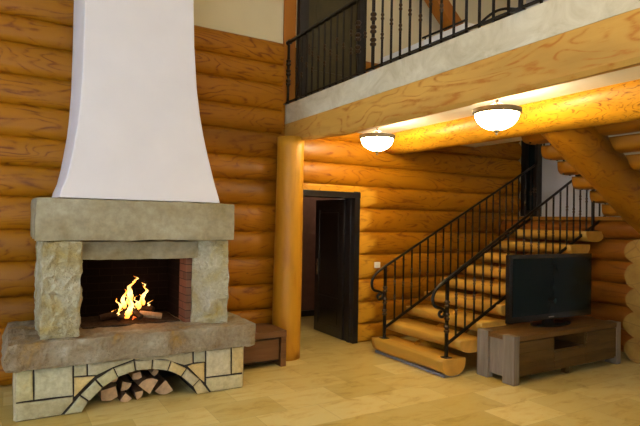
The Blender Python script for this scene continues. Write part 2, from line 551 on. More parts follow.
# ------------------------------------------------------------------ timber frame
bm = bmesh.new()
def beam_sec(y):
    d = .075*max(0, min(1, (y-4.7)/1.2)); w = .008*math.sin(y*1.7)
    return [(3.0, 2.874), (2.998, 2.76+w), (3.0, 2.60+w+d), (3.02, 2.568+w+d), (3.08, 2.574+d), (3.15, 2.595+d), (3.22, 2.64+d), (3.235, 2.72), (3.235, 2.874)]
loops = []
yy = Y0+.02
while yy < 5.96:
    loops.append([(p[0], yy, p[1]) for p in beam_sec(yy)]); yy += .25
loops.append([(p[0], 5.98, p[1]) for p in beam_sec(5.98)])
rings(bm, loops, True)
beam = link('balcony_beam', bm, M['beam'])
tag(beam, 'thick planed pine beam with swirling grain carrying the balcony edge', 'beam')

bm = bmesh.new()
log(bm, (4.62, 5.86, 2.80), (4.62, -2.55, 2.76), .195, .235, n=30, seg=40, wob=.05, seed=3)
o = link('ceiling_log', bm, [M['log_y'], M['end']], smooth=True)
tag(o, 'round varnished log under the balcony ceiling beside the two lamps', 'log beam')

bm = bmesh.new()
loops = []
for i in range(22):
    z = 2.66*i/21; r = .172+.004*math.sin(z*2.2)-.006*z/2.6
    loops.append([(2.925+.006*z+math.cos(2*PI*k/28)*r*(1+.02*nz(k, z, 0, 1)), 5.69+math.sin(2*PI*k/28)*r, z) for k in range(28)])
rings(bm, loops, True)
o = link('log_post', bm, M['log_z'], smooth=True)
tag(o, 'upright round pine post holding the end of the balcony beam', 'post')
o = link('timber_post', NB(2.95, 3.125, 5.965, 5.984, 3.125, ZC-.005, bev=.008), M['board'])
tag(o, 'flat orange timber upright on the balcony beside the upper door', 'post')

# curved brace upstairs
bm = bmesh.new()
loops = []
for i in range(13):
    t = i/12
    x = 4.68+1.0*t; z = 5.46-1.0*t-.05*math.sin(t*PI)
    dx, dz = 1.05, -.95; L = math.hypot(dx, dz); nx_, nz_ = -dz/L, dx/L
    w = .10
    loops.append([(x+nx_*w, 5.55, z+nz_*w), (x+nx_*w, 5.75, z+nz_*w), (x-nx_*w, 5.75, z-nz_*w), (x-nx_*w, 5.55, z-nz_*w)])
rings(bm, loops, True)
o = link('curved_brace', bm, M['board'])
tag(o, 'curved orange timber brace slanting down behind the balcony railing', 'brace')
bm = NB(5.45, 5.68, 5.54, 5.76, 3.121, 4.36, bev=.01)
o = link('brace_post', bm, M['board'])
tag(o, 'short timber post under the slanting brace behind the light-topped low wall', 'post')

# ------------------------------------------------------------------ doors
def panel_door(bmd, x0, x1, y0, y1, z0, z1, splits):
    """a leaf with framed raised panels, lying in the XZ plane; splits give (za, zb)"""
    box(bmd, x0, x1, y0+.012, y1-.012, z0, z1)
    st = .11
    box(bmd, x0, x0+st, y0, y1, z0, z1, bev=.003); box(bmd, x1-st, x1, y0, y1, z0, z1, bev=.003)
    last = z0
    for za, zb_ in splits:
        box(bmd, x0+st, x1-st, y0, y1, last, za, bev=.003); last = zb_
        box(bmd, x0+st+.04, x1-st-.04, y0+.004, y1-.004, za+.04, zb_-.04, bev=.006)
    box(bmd, x0+st, x1-st, y0, y1, last, z1, bev=.003)
    return bmd

# lower door: casing is the root, leaf hangs open into the corridor
bm = bmesh.new()
for x, x2 in ((3.13, 3.225), (4.055, 4.14)): box(bm, x, x2, 5.915, 6.19, 0, 2.065, bev=.004)
box(bm, 3.13, 4.145, 5.910, 6.19, 1.975, 2.055, bev=.004)
box(bm, 4.04, 4.075, 6.0, 6.05, 0, 1.975)
d1 = struct('door_1', bm, M['door'])
bm = bmesh.new()
panel_door(bm, 0, .80, 0, .045, .008, 1.97, [(.14, .42), (.56, 1.82)])
bmesh.ops.rotate(bm, verts=bm.verts, cent=(0, 0, 0), matrix=Matrix.Rotation(math.radians(89), 3, 'Z'))
bmesh.ops.translate(bm, verts=bm.verts, vec=(4.075, 6.15, 0))
leaf = link('door_leaf', bm, M['door'], d1)
bm = bmesh.new()
box(bm, 4.018, 4.03, 6.83, 6.87, .85, 1.09, bev=.003)
tube(bm, [(4.02, 6.85, 1.01), (3.975, 6.85, 1.01), (3.97, 6.84, 1.01), (3.97, 6.73, 1.01)], .010)
link('door_handle', bm, M['steel'], leaf)

# upper door, closed
bm = bmesh.new()
box(bm, 3.145, 3.27, 5.89, 5.984, 3.125, 5.35, bev=.004); box(bm, 4.04, 4.165, 5.89, 5.984, 3.125, 5.35, bev=.004)
box(bm, 3.145, 4.165, 5.885, 5.984, 5.25, 5.36, bev=.004)
d2 = struct('door_2', bm, M['door'])
bm = bmesh.new()
panel_door(bm, 3.272, 4.038, 5.93, 5.975, 3.125, 5.25, [(3.26, 3.62), (3.78, 5.10)])
leaf2 = link('door_leaf', bm, M['door_up'], d2)
bm = bmesh.new()
box(bm, 3.285, 3.315, 5.918, 5.929, 3.80, 3.94, bev=.003)
tube(bm, [(3.30, 5.92, 3.89), (3.30, 5.87, 3.89), (3.31, 5.865, 3.89), (3.37, 5.865, 3.89)], .006)
link('door_handle', bm, M['knuckle'], leaf2)

# dark narrow window at the landing corner
bm = bmesh.new()
box(bm, 7.5, X1-.005, 5.64, 5.70, 1.80, 3.6, bev=.004); box(bm, 7.5, X1-.005, 5.86, 5.97, 1.80, 3.6, bev=.004)
box(bm, 7.5, X1-.005, 5.70, 5.86, 1.80, 1.90); box(bm, 7.5, X1-.005, 5.70, 5.86, 3.5, 3.6)
w6 = struct('window_%d' % wi, bm, M['door'])
link('pane', NB(7.56, 7.58, 5.70, 5.86, 1.90, 3.5), M['screen'], w6)

# light switch
o = link('light_switch', NB(4.385, 4.465, 5.865, 5.905, 1.02, 1.10, bev=.005), M['plastic'])
tag(o, 'small square white light switch on the log wall by the railing scroll', 'switch')
link('rocker', NB(4.400, 4.450, 5.860, 5.8655, 1.035, 1.085, bev=.002), M['plastic'], o)

# ------------------------------------------------------------------ fireplace
STONES = [
 [(0.087,0.405),(0.203,0.405),(0.212,0.156),(0.087,0.153)],
 [(0.212,0.405),(0.496,0.405),(0.505,0.152),(0.218,0.158)],
 [(0.087,0.147),(0.506,0.141),(0.506,0.100),(0.420,0.004),(0.087,0.004)],
 [(0.506,0.405),(0.605,0.405),(0.607,0.306),(0.509,0.308)],
 [(0.509,0.300),(0.670,0.291),(0.541,0.162),(0.513,0.140)],
 [(0.612,0.405),(0.986,0.405),(0.987,0.398),(0.819,0.353),(0.677,0.297),(0.615,0.305)],
 [(0.996,0.405),(1.519,0.405),(1.525,0.300),(1.451,0.290),(1.322,0.353),(1.217,0.381),(1.100,0.395),(0.997,0.393)],
 [(1.531,0.405),(1.640,0.405),(1.643,0.298),(1.534,0.302)],
 [(1.475,0.275),(1.520,0.290),(1.636,0.290),(1.640,0.104),(1.593,0.145)],
 [(1.650,0.405),(1.897,0.405),(1.903,0.146),(1.656,0.150)],
 [(1.909,0.405),(2.028,0.405),(2.028,0.145),(1.915,0.149)],
 [(1.656,0.139),(2.028,0.131),(2.028,0.004),(1.705,0.004),(1.657,0.079)]]
STINT = [(.80,.80,.60),(.74,.76,.66),(.66,.64,.48),(.72,.72,.58),(.82,.66,.30),(.66,.64,.54),(.60,.55,.42),(.62,.60,.48),(.85,.66,.28),(.80,.76,.64),(.82,.68,.36),(.76,.70,.50)]
VOUS = [
 [(0.445,0.004),(0.556,0.140),(0.623,0.082),(0.575,0.004)],
 [(0.563,0.148),(0.675,0.254),(0.732,0.182),(0.630,0.090)],
 [(0.685,0.261),(0.820,0.340),(0.857,0.257),(0.740,0.189)],
 [(0.824,0.339),(0.987,0.385),(1.002,0.297),(0.861,0.261)],
 [(0.997,0.384),(1.147,0.383),(1.144,0.292),(1.009,0.296)],
 [(1.158,0.381),(1.316,0.346),(1.287,0.260),(1.152,0.291)],
 [(1.324,0.341),(1.460,0.259),(1.413,0.192),(1.295,0.259)],
 [(1.469,0.254),(1.588,0.141),(1.526,0.084),(1.422,0.186)],
 [(1.596,0.133),(1.690,0.004),(1.570,0.004),(1.534,0.078)]]
VTINT = [(.66,.66,.50),(.72,.72,.56),(.74,.74,.56),(.66,.64,.48),(.68,.64,.52),(.66,.63,.52),(.80,.66,.34),(.66,.62,.50),(.76,.66,.42)]

fp = thing('fireplace', 'large stone fireplace with white flared plaster hood against the log wall', 'fireplace', (1.06, 5.35, 0))
# body with a tunnel for wood under the arch
arch_in = [(0.575, 0.0), (0.626, 0.088), (0.735, 0.187), (0.858, 0.259), (1.005, 0.296), (1.148, 0.292), (1.290, 0.260), (1.415, 0.190), (1.530, 0.082), (1.572, 0.0)]
outl = [(.09, 0)]+arch_in+[(2.025, 0), (2.025, .41), (.09, .41)]
bm = bmesh.new()
prism(bm, outl, 4.868, 5.55)
box(bm, .09, 2.025, 5.55, 5.88, 0, .41)
base = link('base', bm, M['mortar'], fp)

def stones(polys, tints, name, parent, yf, yb, seed):
    bm = bmesh.new(); cl = bm.loops.layers.color.new('tint')
    for i, poly in enumerate(polys):
        cx = sum(p[0] for p in poly)/len(poly); cz = sum(p[1] for p in poly)/len(poly)
        sh = .0025
        q = []
        for j, p in enumerate(poly):
            n2 = poly[(j+1) % len(poly)]
            L = math.hypot(n2[0]-p[0], n2[1]-p[1]); ns = max(1, int(L/.06))
            for s in range(ns):
                t = s/ns; x = p[0]+(n2[0]-p[0])*t; z = p[1]+(n2[1]-p[1])*t
                d = math.hypot(x-cx, z-cz) or 1
                x -= (x-cx)/d*sh*(1+nz(x, z, i, 12, seed)); z -= (z-cz)/d*sh*(1+nz(x, z, i, 12, seed+4))
                q.append((x, z))
        dep = yf+.008*nz(i, seed, 0, 1.3)
        n = len(q)
        outer = [(x, yb, z) for x, z in q]
        lip = [(x, dep+.012, z) for x, z in q]
        def shr(f, y): return [(cx+(x-cx)*f, y+.007*nz(x, z, i, 8, seed), cz+(z-cz)*f) for x, z in q]
        R = rings(bm, [outer, lip, shr(.965, dep+.002), shr(.75, dep-.004), shr(.4, dep-.005)], True)
        for f in bm.faces:
            if f.tag: continue
            f.tag = True; f.smooth = False
            for lp in f.loops: lp[cl] = (.50+.55*tints[i][0], .50+.55*tints[i][1], .46+.55*tints[i][2])+(1,)
    return link(name, bm, M['stone_base'], parent)
stones(STONES, STINT, 'stonework', fp, 4.852, 4.90, 1)
stones(VOUS, VTINT, 'arch', fp, 4.845, 4.95, 5)
# side facings
for xa, xb in ((.075, .095), (2.02, 2.038)):
    bm = NB(xa, xb, 4.87, 5.87, .01, .405, bev=.006)
    cl = bm.loops.layers.color.new('tint')
    for f in bm.faces:
        for lp in f.loops: lp[cl] = (.9, .88, .78, 1)
    link('side_facing', bm, M['stone_base'], fp)

bm = subdiv_box(.005, 2.135, 4.80, 5.88, .412, .632, .028, .010, 3, 9., .006, chisel=9.)
for v in bm.verts:   # left end comes to a rough point
    if v.co.x < .05: v.co.x += .035*abs(v.co.z-.50)/.13-.02
link('hearth_slab', bm, M['stone_hearth'], fp)

bm = subdiv_box(.245, .545, 4.875, 5.88, .632, 1.442, .016, .014, 11, 12., .004, chisel=11.)
link('column', bm, M['stone_rough'], fp)
bm = bmesh.new()
poly = [(1.575, 5.36), (1.572, 5.10), (1.705, 4.985), (1.885, 4.95), (1.905, 5.15), (1.90, 5.88), (1.575, 5.88)]
loops = []
for i in range(41):
    z = .634+(1.442-.634)*i/40
    L = []
    for j, p in enumerate(poly):
        n2 = poly[(j+1) % len(poly)]
        for s in range(9):
            t = s/9; x = p[0]+(n2[0]-p[0])*t; y = p[1]+(n2[1]-p[1])*t
            dd, pp = noise.voronoi(Vector((x, y, z*.8))*9.)
            a = .03*(dd[0]-.35)
            L.append((x+a*.5+.008*nz(x, y, z, 7, 20), y-a+.010*nz(x, y, z, 8, 21), z))
    loops.append(L)
rings(bm, loops, True)
link('column', bm, M['stone_rough'], fp)
bm = subdiv_box(.50, 1.62, 5.04, 5.36, 1.262, 1.440, .05, .008, 15, 5., .006)
link('lintel', bm, M['stone_mantel'], fp)
bm = subdiv_box(.185, 1.925, 4.868, 5.88, 1.443, 1.812, .045, .008, 17, 6., .007)
link('mantel', bm, M['stone_mantel'], fp)

# brick-lined firebox
bm = bmesh.new()
box(bm, .50, 1.58, 5.80, 5.87, .632, 1.44)
box(bm, .50, .56, 5.36, 5.80, .632, 1.44); box(bm, 1.52, 1.574, 5.365, 5.80, .632, 1.30)
box(bm, .56, 1.57, 5.37, 5.80, 1.30, 1.44)
fb = link('firebox', bm, M['brick'], fp)
link('brick_cheek', NB(1.520, 1.574, 5.12, 5.36, .632, 1.262), M['cheek'], fb)
link('ash_bed', subdiv_box(.60, 1.50, 5.20, 5.78, .628, .652, .05, .005, 40, 9, .004), M['ash'], fp)

# flared hood
LZ = [(1.812, .364), (1.88, .378), (1.97, .412), (2.10, .440), (2.25, .463), (2.45, .492), (2.65, .508), (2.90, .520), (3.3, .524), (3.9, .524), (5.99, .524)]
RZ = [(1.812, 1.775), (1.88, 1.755), (1.97, 1.725), (2.10, 1.690), (2.25, 1.648), (2.45, 1.600), (2.65, 1.562), (2.90, 1.528), (3.3, 1.496), (3.9, 1.474), (5.99, 1.455)]
bm = bmesh.new(); loops = []
for (z, xl), (_, xr) in zip(LZ, RZ):
    f = 4.905+.03*min(1, (z-1.81)/1.2)
    b = .012
    loops.append([(xl, 5.885, z), (xl, f+b, z), (xl+b*.3, f+b*.3, z), (xl+b, f, z), (xr-b, f, z), (xr-b*.3, f+b*.3, z), (xr, f+b, z), (xr, 5.885, z)])
rings(bm, loops, True)
link('hood', bm, M['white'], fp)

# split wood stored under the arch
def split_log(cx, cz, rot, r, y0, y1, sides, seed, lab, grp='split firewood stored under the arch'):
    random.seed(seed)
    if sides == 3: base_ = [(0, .62), (-.9, -.5), (-.4, -.78), (.1, -.85), (.55, -.7), (.95, -.4)]
    elif sides == 4: base_ = [(-.8, .6), (-.85, -.55), (.1, -.75), (.85, -.5), (.75, .7)]
    else: base_ = [(math.cos(a), math.sin(a)) for a in [i*PI/5 for i in range(10)]]
    c, s = math.cos(rot), math.sin(rot)
    sec = [(cx+(x*c-z*s)*r, cz+(x*s+z*c)*r) for x, z in base_]
    lo = min(z for x, z in sec)
    bm = bmesh.new(); loops = []
    for i in range(6):
        t = i/5; y = y0+(y1-y0)*t; dx = (random.random()-.5)*.008
        loops.append([(x+dx+.004*nz(x, y, z, 20, seed), y+(.006*nz(x, z, seed, 30) if i == 0 else 0), z) for x, z in sec])
    rings(bm, loops, True, capmi=1)
    o = link('firewood', bm, [M['bark'] if sides != 4 else M['split'], M['splitend']])
    tag(o, lab, 'firewood', grp)
    return o
split_log(.815, .078, .10, .080, 4.99, 5.30, 4, 1, 'pinkish split log lying leftmost in the wood store under the arch')
split_log(.940, .046, .0, .056, 4.95, 5.28, 3, 2, 'small wedge of split wood on the floor beside the leftmost pink log')
split_log(.945, .140, .5, .060, 5.00, 5.30, 3, 3, 'split log resting on the small floor wedge at the left of the pile')
split_log(1.045, .215, .15, .046, 4.97, 5.27, 4, 4, 'pale square ended log topmost in the pile under the arch')
split_log(1.050, .052, .9, .050, 4.96, 5.28, 3, 5, 'reddish splintered log at the bottom middle under the topmost pale one')
split_log(1.150, .095, PI+.1, .098, 4.97, 5.28, 3, 6, 'wedge shaped split log standing on its point right of the middle')
split_log(1.300, .080, -.15, .092, 4.99, 5.30, 3, 7, 'rightmost split log of the pile under the arch')
split_log(.860, .196, .3, .036, 5.05, 5.33, 10, 8, 'round dark branch lying at the top left of the wood pile')
split_log(1.225, .200, .8, .036, 5.06, 5.33, 4, 9, 'dark split log set back on top of the pointed wedge')

# burning logs and the fire
def burn_log(a, b, r, seed, lab, mats):
    bm = bmesh.new(); log(bm, a, b, r, r*.85, n=9, seg=8, wob=.25, seed=seed)
    o = link('burning_log', bm, mats)
    tag(o, lab, 'firewood', 'logs burning in the firebox')
burn_log((1.13, 5.34, .715), (1.34, 5.32, .68), .030, 1, 'pale unburnt log end poking out right of the flames', [M['split'], M['splitend']])
burn_log((1.00, 5.62, .72), (1.27, 5.38, .745), .034, 2, 'charred log slanting behind the pale log in the fire', [M['char'], M['char']])
burn_log((.78, 5.44, .685), (1.06, 5.47, .73), .032, 3, 'charred log reaching out left of the flames', [M['char'], M['char']])
burn_log((.93, 5.30, .685), (1.12, 5.58, .75), .028, 4, 'thin charred log across the front of the fire', [M['char'], M['char']])
burn_log((1.13, 5.28, .685), (1.02, 5.55, .79), .030, 5, 'charred log leaning up in the middle of the flames', [M['char'], M['char']])

fire = thing('fire', 'orange and yellow flames burning over logs in the firebox', 'fire', (1.08, 5.42, .68))
def flame(x, y, z, h, w, lean, seed, fork=0.):
    bm = bmesh.new(); loops = []; n = 10; K = 14
    for i in range(K+1):
        t = i/K
        prof = math.sin(min(1, t*2.6+.25)*PI/2)*(1-t)**.75 if t < 1 else 0
        ww = w*max(.02, prof)*(1+.45*nz(t*4, seed, 0, 1.3))
        cx = x+lean*t*h+.030*math.sin(t*7+seed)*t+.02*nz(t*5, seed, 2, 1.)
        cy = y+.010*math.sin(t*5+seed*2)
        L = []
        for k in range(n):
            a = 2*PI*k/n
            rr = 1+.25*nz(math.cos(a)*2, math.sin(a)*2+seed, t*7, 1.)
            L.append((cx+math.cos(a)*ww*rr, cy+math.sin(a)*ww*.45*rr, z+h*t))
        loops.append(L)
    rings(bm, loops, True)
    return link('flame', bm, M['flame'], fire, smooth=True)
for a in [(1.045, 5.42, .80, .25, .040, .10, 1), (1.000, 5.42, .76, .19, .026, -.05, 2), (1.185, 5.44, .78, .20, .030, .03, 3), (1.02, 5.36, .67, .20, .036, .12, 4),
          (.965, 5.45, .73, .13, .020, -.12, 5), (1.115, 5.42, .76, .12, .015, .0, 6), (1.235, 5.42, .74, .09, .014, .15, 7), (.950, 5.40, .69, .07, .015, .1, 8),
          (1.165, 5.46, .72, .17, .026, -.05, 9), (1.09, 5.44, 1.00, .075, .016, .35, 10), (1.055, 5.38, .70, .22, .026, -.1, 11), (1.195, 5.45, .96, .05, .010, .0, 12),
          (.905, 5.46, .70, .05, .010, .1, 13), (1.10, 5.46, .72, .10, .014, .1, 14)]:
    flame(*a)
bm = bmesh.new()
random.seed(5)
for i in range(26):
    x = 1.06+random.gauss(0, .10); y = 5.42+random.gauss(0, .06); s = random.uniform(.006, .014)
    bmesh.ops.create_icosphere(bm, subdivisions=1, radius=s, matrix=Matrix.Translation((x, y, .665+s)))
o = link('embers', bm, M['ember'], fire); o['kind'] = 'stuff'

# ------------------------------------------------------------------ low wooden chest beside the fireplace
ch = thing('low_chest', 'low dark brown wooden chest between the fireplace and the round post', 'chest', (2.42, 5.6, 0))
link('top', NB(2.15, 2.752, 5.335, 5.84, .335, .408, bev=.006), M['chest'], ch)
for x in (2.15, 2.686): link('side_panel', NB(x, x+.066, 5.34, 5.84, 0, .334, bev=.005), M['chest'], ch)
link('carcass', NB(2.218, 2.684, 5.40, 5.83, .055, .333), M['mortar'], ch)
link('drawer', NB(2.220, 2.670, 5.360, 5.40, .085, .316, bev=.004), M['chest'], ch)

# ------------------------------------------------------------------ stairs
def tread_mesh(bm, x0, x1, ya, yb, ztop, h, seed, e1=.95, e2=.9):
    """half log: flat sawn top, round underside"""
    n = 12; loops = []; seg = 12
    for i in range(seg+1):
        t = i/seg; y = ya+(yb-ya)*t
        cx = (x0+x1)/2+.006*nz(t*3, seed, 0, 1.); w = (x1-x0)/2*(1+.06*nz(t*2.5, seed, 5, 1.))
        hh = h*(1+.10*nz(t*2, seed, 9, 1.))
        L = []
        for k in range(n+1):
            a = PI+PI*k/n
            ca, sa = math.cos(a), math.sin(a)
            L.append((cx+w*(abs(ca)**e1)*(1 if ca > 0 else -1), y, ztop-.02+hh*(-(abs(sa)**e2))*.9))
        L += [(cx+w*.985, y, ztop), (cx-w*.985, y, ztop)]
        loops.append(L)
    rings(bm, loops, True, capmi=1)

st = thing('staircase', 'lower flight of half-log stairs rising right along the log wall', 'staircase', (5.4, 4.8, 0))
for k in range(9):
    x = 3.93+.327*k; zt = .222+.173*k-(.022 if k else 0)
    if k == 0: x, zt = 4.0, .192
    bm = bmesh.new()
    far = 5.42 if k == 0 else 5.47+.03*math.sin(k*2.); near = 4.145+.02*math.sin(k*3.)
    if k == 8: near = 4.17
    tread_mesh(bm, x, x+.40 if k else x+.34, near, far, zt, .175 if k == 0 else .135, k, .8, .8)
    for f in bm.faces: f.smooth = len(f.verts) == 4 and abs(f.normal.z) < .99
    link('tread', bm, [M['tread'], M['tread_end']], st)
bm = bmesh.new()
log(bm, (4.25, 4.85, .03), (6.72, 4.85, 1.30), .15, seed=8)
link('stringer', bm, [M['log_d'], M['end']], st, smooth=True)
link('plinth', NB(4.05, 4.27, 4.17, 5.40, 0.0, .030, bev=.004), plain('grey_strip', (.20, .20, .22), .4), st)

ld = thing('stair_landing', 'log landing where the two stair flights meet under the white wall', 'landing', (7.25, 4.4, 1.49))
for i, (x, z, r) in enumerate([(7.03, 1.62, .15), (7.40, 1.62, .15)]):
    bm = bmesh.new(); log(bm, (x, 2.75, z), (x, 5.86, z), r, seed=i*5+1, wob=.03, squash=.85)
    link('joist', bm, [M['log_dimmed'], M['end']], ld, smooth=True)
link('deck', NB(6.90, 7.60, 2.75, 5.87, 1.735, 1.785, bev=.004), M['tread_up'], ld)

s2 = thing('staircase', 'upper flight of half-log stairs on a thick slanting log above the television', 'staircase', (5.6, 3.4, 1.78))
for k in range(1, 8):
    x = 6.71-.32*(k-1); zt = 1.78+.163*k
    bm = bmesh.new(); tread_mesh(bm, x, x+.35, 2.72, 4.05+.02*math.sin(k*2.4), zt, .150, k+20, .55, .6)
    for f in bm.faces: f.smooth = len(f.verts) == 4 and abs(f.normal.z) < .99
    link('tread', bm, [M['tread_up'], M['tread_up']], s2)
bm = bmesh.new()
log(bm, (4.74, 3.40, 2.80), (7.2, 3.40, 1.48), .225, .235, n=28, seg=26, wob=.04, seed=6)
link('stringer', bm, [M['log_d'], M['end']], s2, smooth=True)

# ------------------------------------------------------------------ wrought-iron railings
def bar(bm, p, q, w, d=None):
    """rectangular bar from p to q lying in a vertical plane"""
    p = Vector(p); q = Vector(q); d = w if d is None else d
    t = (q-p).normalized()
    up = Vector((0, 0, 1)) if abs(t.z) < .9 else Vector((1, 0, 0))
    s = t.cross(up).normalized(); u = s.cross(t)
    L = lambda c: [c+s*a*w/2+u*b*d/2 for a, b in ((-1, -1), (1, -1), (1, 1), (-1, 1))]
    rings(bm, [L(p), L(q)], True)

def lathe(bm, c, prof, n=10, base_up=True):
    loops = [[(c[0]+r*math.cos(2*PI*k/n), c[1]+r*math.sin(2*PI*k/n), c[2]+z) for k in range(n)] for z, r in prof]
    rings(bm, loops, True)

KN = [(-.036, .009), (-.026, .016), (-.013, .017), (-.004, .011), (.004, .011), (.013, .017), (.026, .016), (.036, .009)]
def baluster(parent, x, y, z0, z1, knots=True, w=.016):
    bm = bmesh.new(); bar(bm, (x, y, z0), (x, y, z1), w)
    o = link('baluster', bm, M['iron'], parent)
    h = z1-z0
    if knots and h > .4:
        for f in knots:
            bm = bmesh.new(); lathe(bm, (x, y, z0+h*f), KN)
            link('collar', bm, M['knuckle'], o)
    return o
def newel(parent, x, y, z0, z1, foot=True, w=.03, kn=(.36, .52, .68)):
    bm = bmesh.new(); bar(bm, (x, y, z0), (x, y, z1), w)
    if foot: box(bm, x-.045, x+.045, y-.045, y+.045, z0, z0+.008)
    o = link('newel', bm, M['iron'], parent)
    for f in kn:
        bm = bmesh.new(); lathe(bm, (x, y, z0+(z1-z0)*f), [(z*1.2, r*1.9) for z, r in KN])
        link('collar', bm, M['knuckle'], o)
    return o

def spiral(cx, cz, r0, r1, a0, a1, y, n=24):
    return [(cx+(r0+(r1-r0)*i/n)*math.cos(a0+(a1-a0)*i/n), y, cz+(r0+(r1-r0)*i/n)*math.sin(a0+(a1-a0)*i/n)) for i in range(n+1)]

def bez(p0, p1, p2, p3, n=14):
    out = []
    for i in range(n+1):
        t = i/n; a = [(1-t)**3, 3*t*(1-t)**2, 3*t*t*(1-t), t**3]
        out.append(tuple(sum(a[j]*P[c] for j, P in enumerate((p0, p1, p2, p3))) for c in range(3)))
    return out

def stair_rail(label, Y, nx, nz0, hx1, hz1, bx0, bz0, bx1, bz1, bals, hz0, vol=True, group=None):
    r = thing('stair_railing', label, 'railing', (nx, Y, nz0))
    sl = (hz1-hz0)/(hx1-nx); sb = (bz1-bz0)/(bx1-bx0)
    bm = bmesh.new()
    pts = [(hx1, Y, hz1), (nx, Y, hz0)]
    if vol:
        # handrail flows into an S curve ending in a small curl
        pts += bez((nx-.02, Y, hz0-.02*sl), (nx-.17, Y, hz0-.10), (nx-.235, Y, hz0-.15), (nx-.20, Y, hz0-.26), 12)
        pts += bez((nx-.19, Y, hz0-.275), (nx-.16, Y, hz0-.32), (nx-.04, Y, hz0-.30), (nx-.035, Y, hz0-.365), 10)
        pts += spiral(nx-.085, hz0-.37, .05, .016, 0, -1.6*PI, Y, 18)
    tube(bm, pts, .017, 8)
    link('handrail', bm, M['iron'], r, smooth=True)
    bm = bmesh.new(); bar(bm, (bx0, Y, bz0), (bx1, Y, bz1), .012, .035)
    link('bottom_rail', bm, M['iron'], r)
    newel(r, nx, Y, nz0, hz0)
    for i, x in enumerate(bals):
        zt = hz0+sl*(x-nx); zb_ = bz0+sb*(x-bx0)
        baluster(r, x, Y, zb_, zt, knots=((.5,) if i % 2 else (.38, .62)))
    return r
wr = stair_rail('black wrought-iron stair railing nearest the log wall, starting at the door side', 5.30, 4.115, .193, 6.98, 2.575, 4.124, .33, 7.0, 1.81,
           [4.27+.138*i for i in range(20)], 1.10)
newel(wr, 6.985, 5.30, 1.787, 2.60, kn=(.5,))
nr = stair_rail('black wrought-iron stair railing on the open side, running behind the television', 4.235, 4.14, .193, 6.78, 2.49, 4.154, .345, 7.09, 1.80,
           [4.275+.1395*i for i in range(18)], 1.05)
newel(nr, 6.79, 4.235, 1.59, 2.55, kn=(.5,))
baluster(nr, 6.94, 4.235, 1.79, 2.15, knots=None)

# railing along the far side of the upper flight
ur = thing('stair_railing', 'black wrought-iron railing glimpsed through the gaps of the upper stair flight', 'railing', (6.6, 4.0, 1.95))
bm = bmesh.new(); tube(bm, [(6.70, 4.0, 2.80), (4.75, 4.0, 3.80)], .017); link('handrail', bm, M['iron'], ur, smooth=True)
for i in range(16):
    x = 6.68-.125*i
    k = min(7, int((6.71+.32-x)/.32))
    z = 1.78+.163*k
    baluster(ur, x, 4.0, z+.001, 2.80+(6.70-x)*.513, knots=(.3,))

# balcony railing
br = thing('balcony_railing', 'black wrought-iron balustrade along the balcony edge above the beam', 'railing', (3.01, 3.0, 3.12))
bm = bmesh.new(); bar(bm, (3.01, 5.96, 3.91), (3.01, -2.45, 3.91), .045, .022)
tube(bm, [(3.01, 5.962, 3.91), (3.01, 5.90, 3.91)], [.030, .034])
link('handrail', bm, M['iron'], br)
bm = bmesh.new(); bar(bm, (3.01, 5.96, 3.15), (3.01, -2.45, 3.15), .03, .012); link('bottom_rail', bm, M['iron'], br)
ypos = [5.786, 5.655, 5.536, 5.394, 5.248, 5.112, 4.984, 4.85, 4.721, 4.574, 4.32, 4.038, 3.899, 3.766, 3.633, 3.493, 3.366, 3.233, 3.09, 2.955, 2.822, 2.687, 2.55]
y = 2.28
while y > -2.3: ypos.append(y); y -= .135
for i, y in enumerate(ypos):
    y *= .987
    baluster(br, 3.01, y, 3.121, 3.90, knots=((.5,) if i % 2 == 0 else (.62, .38)))
for y in (5.93, 4.39, 4.13, 2.414, .6, -1.2):
    newel(br, 3.01, y, 3.121, 3.90, w=.024)

# low wall round the stair opening upstairs and the railing scroll beyond
lw = thing('stairwell_parapet', 'low balcony wall with pale cap and dark band behind the balustrade', 'parapet', (4.5, 5.1, 3.12))
link('wall', NB(4.42, 4.58, 4.30, 5.86, 3.122, 3.76), M['slab'], lw)
link('band', NB(4.395, 4.60, 4.27, 5.87, 3.76, 3.835, bev=.004), M['door'], lw)
link('cap', NB(4.385, 4.62, 4.24, 5.87, 3.835, 3.925, bev=.006), M['ceil'], lw)
rs = thing('railing_scroll', 'curled black iron scrollwork at the head of the upper stair flight', 'railing', (4.45, 3.9, 3.12))
bm = bmesh.new()
for y in (4.12, 3.62): bar(bm, (4.45, y, 3.121), (4.45, y, 3.86), .024)
tube(bm, [(4.45, 4.14+.0, 3.86)]+[(4.45, 4.12-.25*i/10*2, 3.87+.07*math.sin(PI*i/10)) for i in range(11)], .015)
tube(bm, [(4.45, 4.20, 3.86), (4.45, 3.95, 3.85), (4.45, 3.75, 3.84), (4.45, 3.3, 3.80)], .014)
link('scroll', bm, M['iron'], rs, smooth=False)
bm = bmesh.new(); tube(bm, [(4.45, 5.05, 3.99), (4.45, 4.30, 3.985)], .014)
tube(bm, [(4.45, 4.32, 3.926), (4.45, 4.32, 3.985)], .010); tube(bm, [(4.45, 5.0, 3.926), (4.45, 5.0, 3.99)], .010)
link('cap_rail', bm, M['iron'], lw)

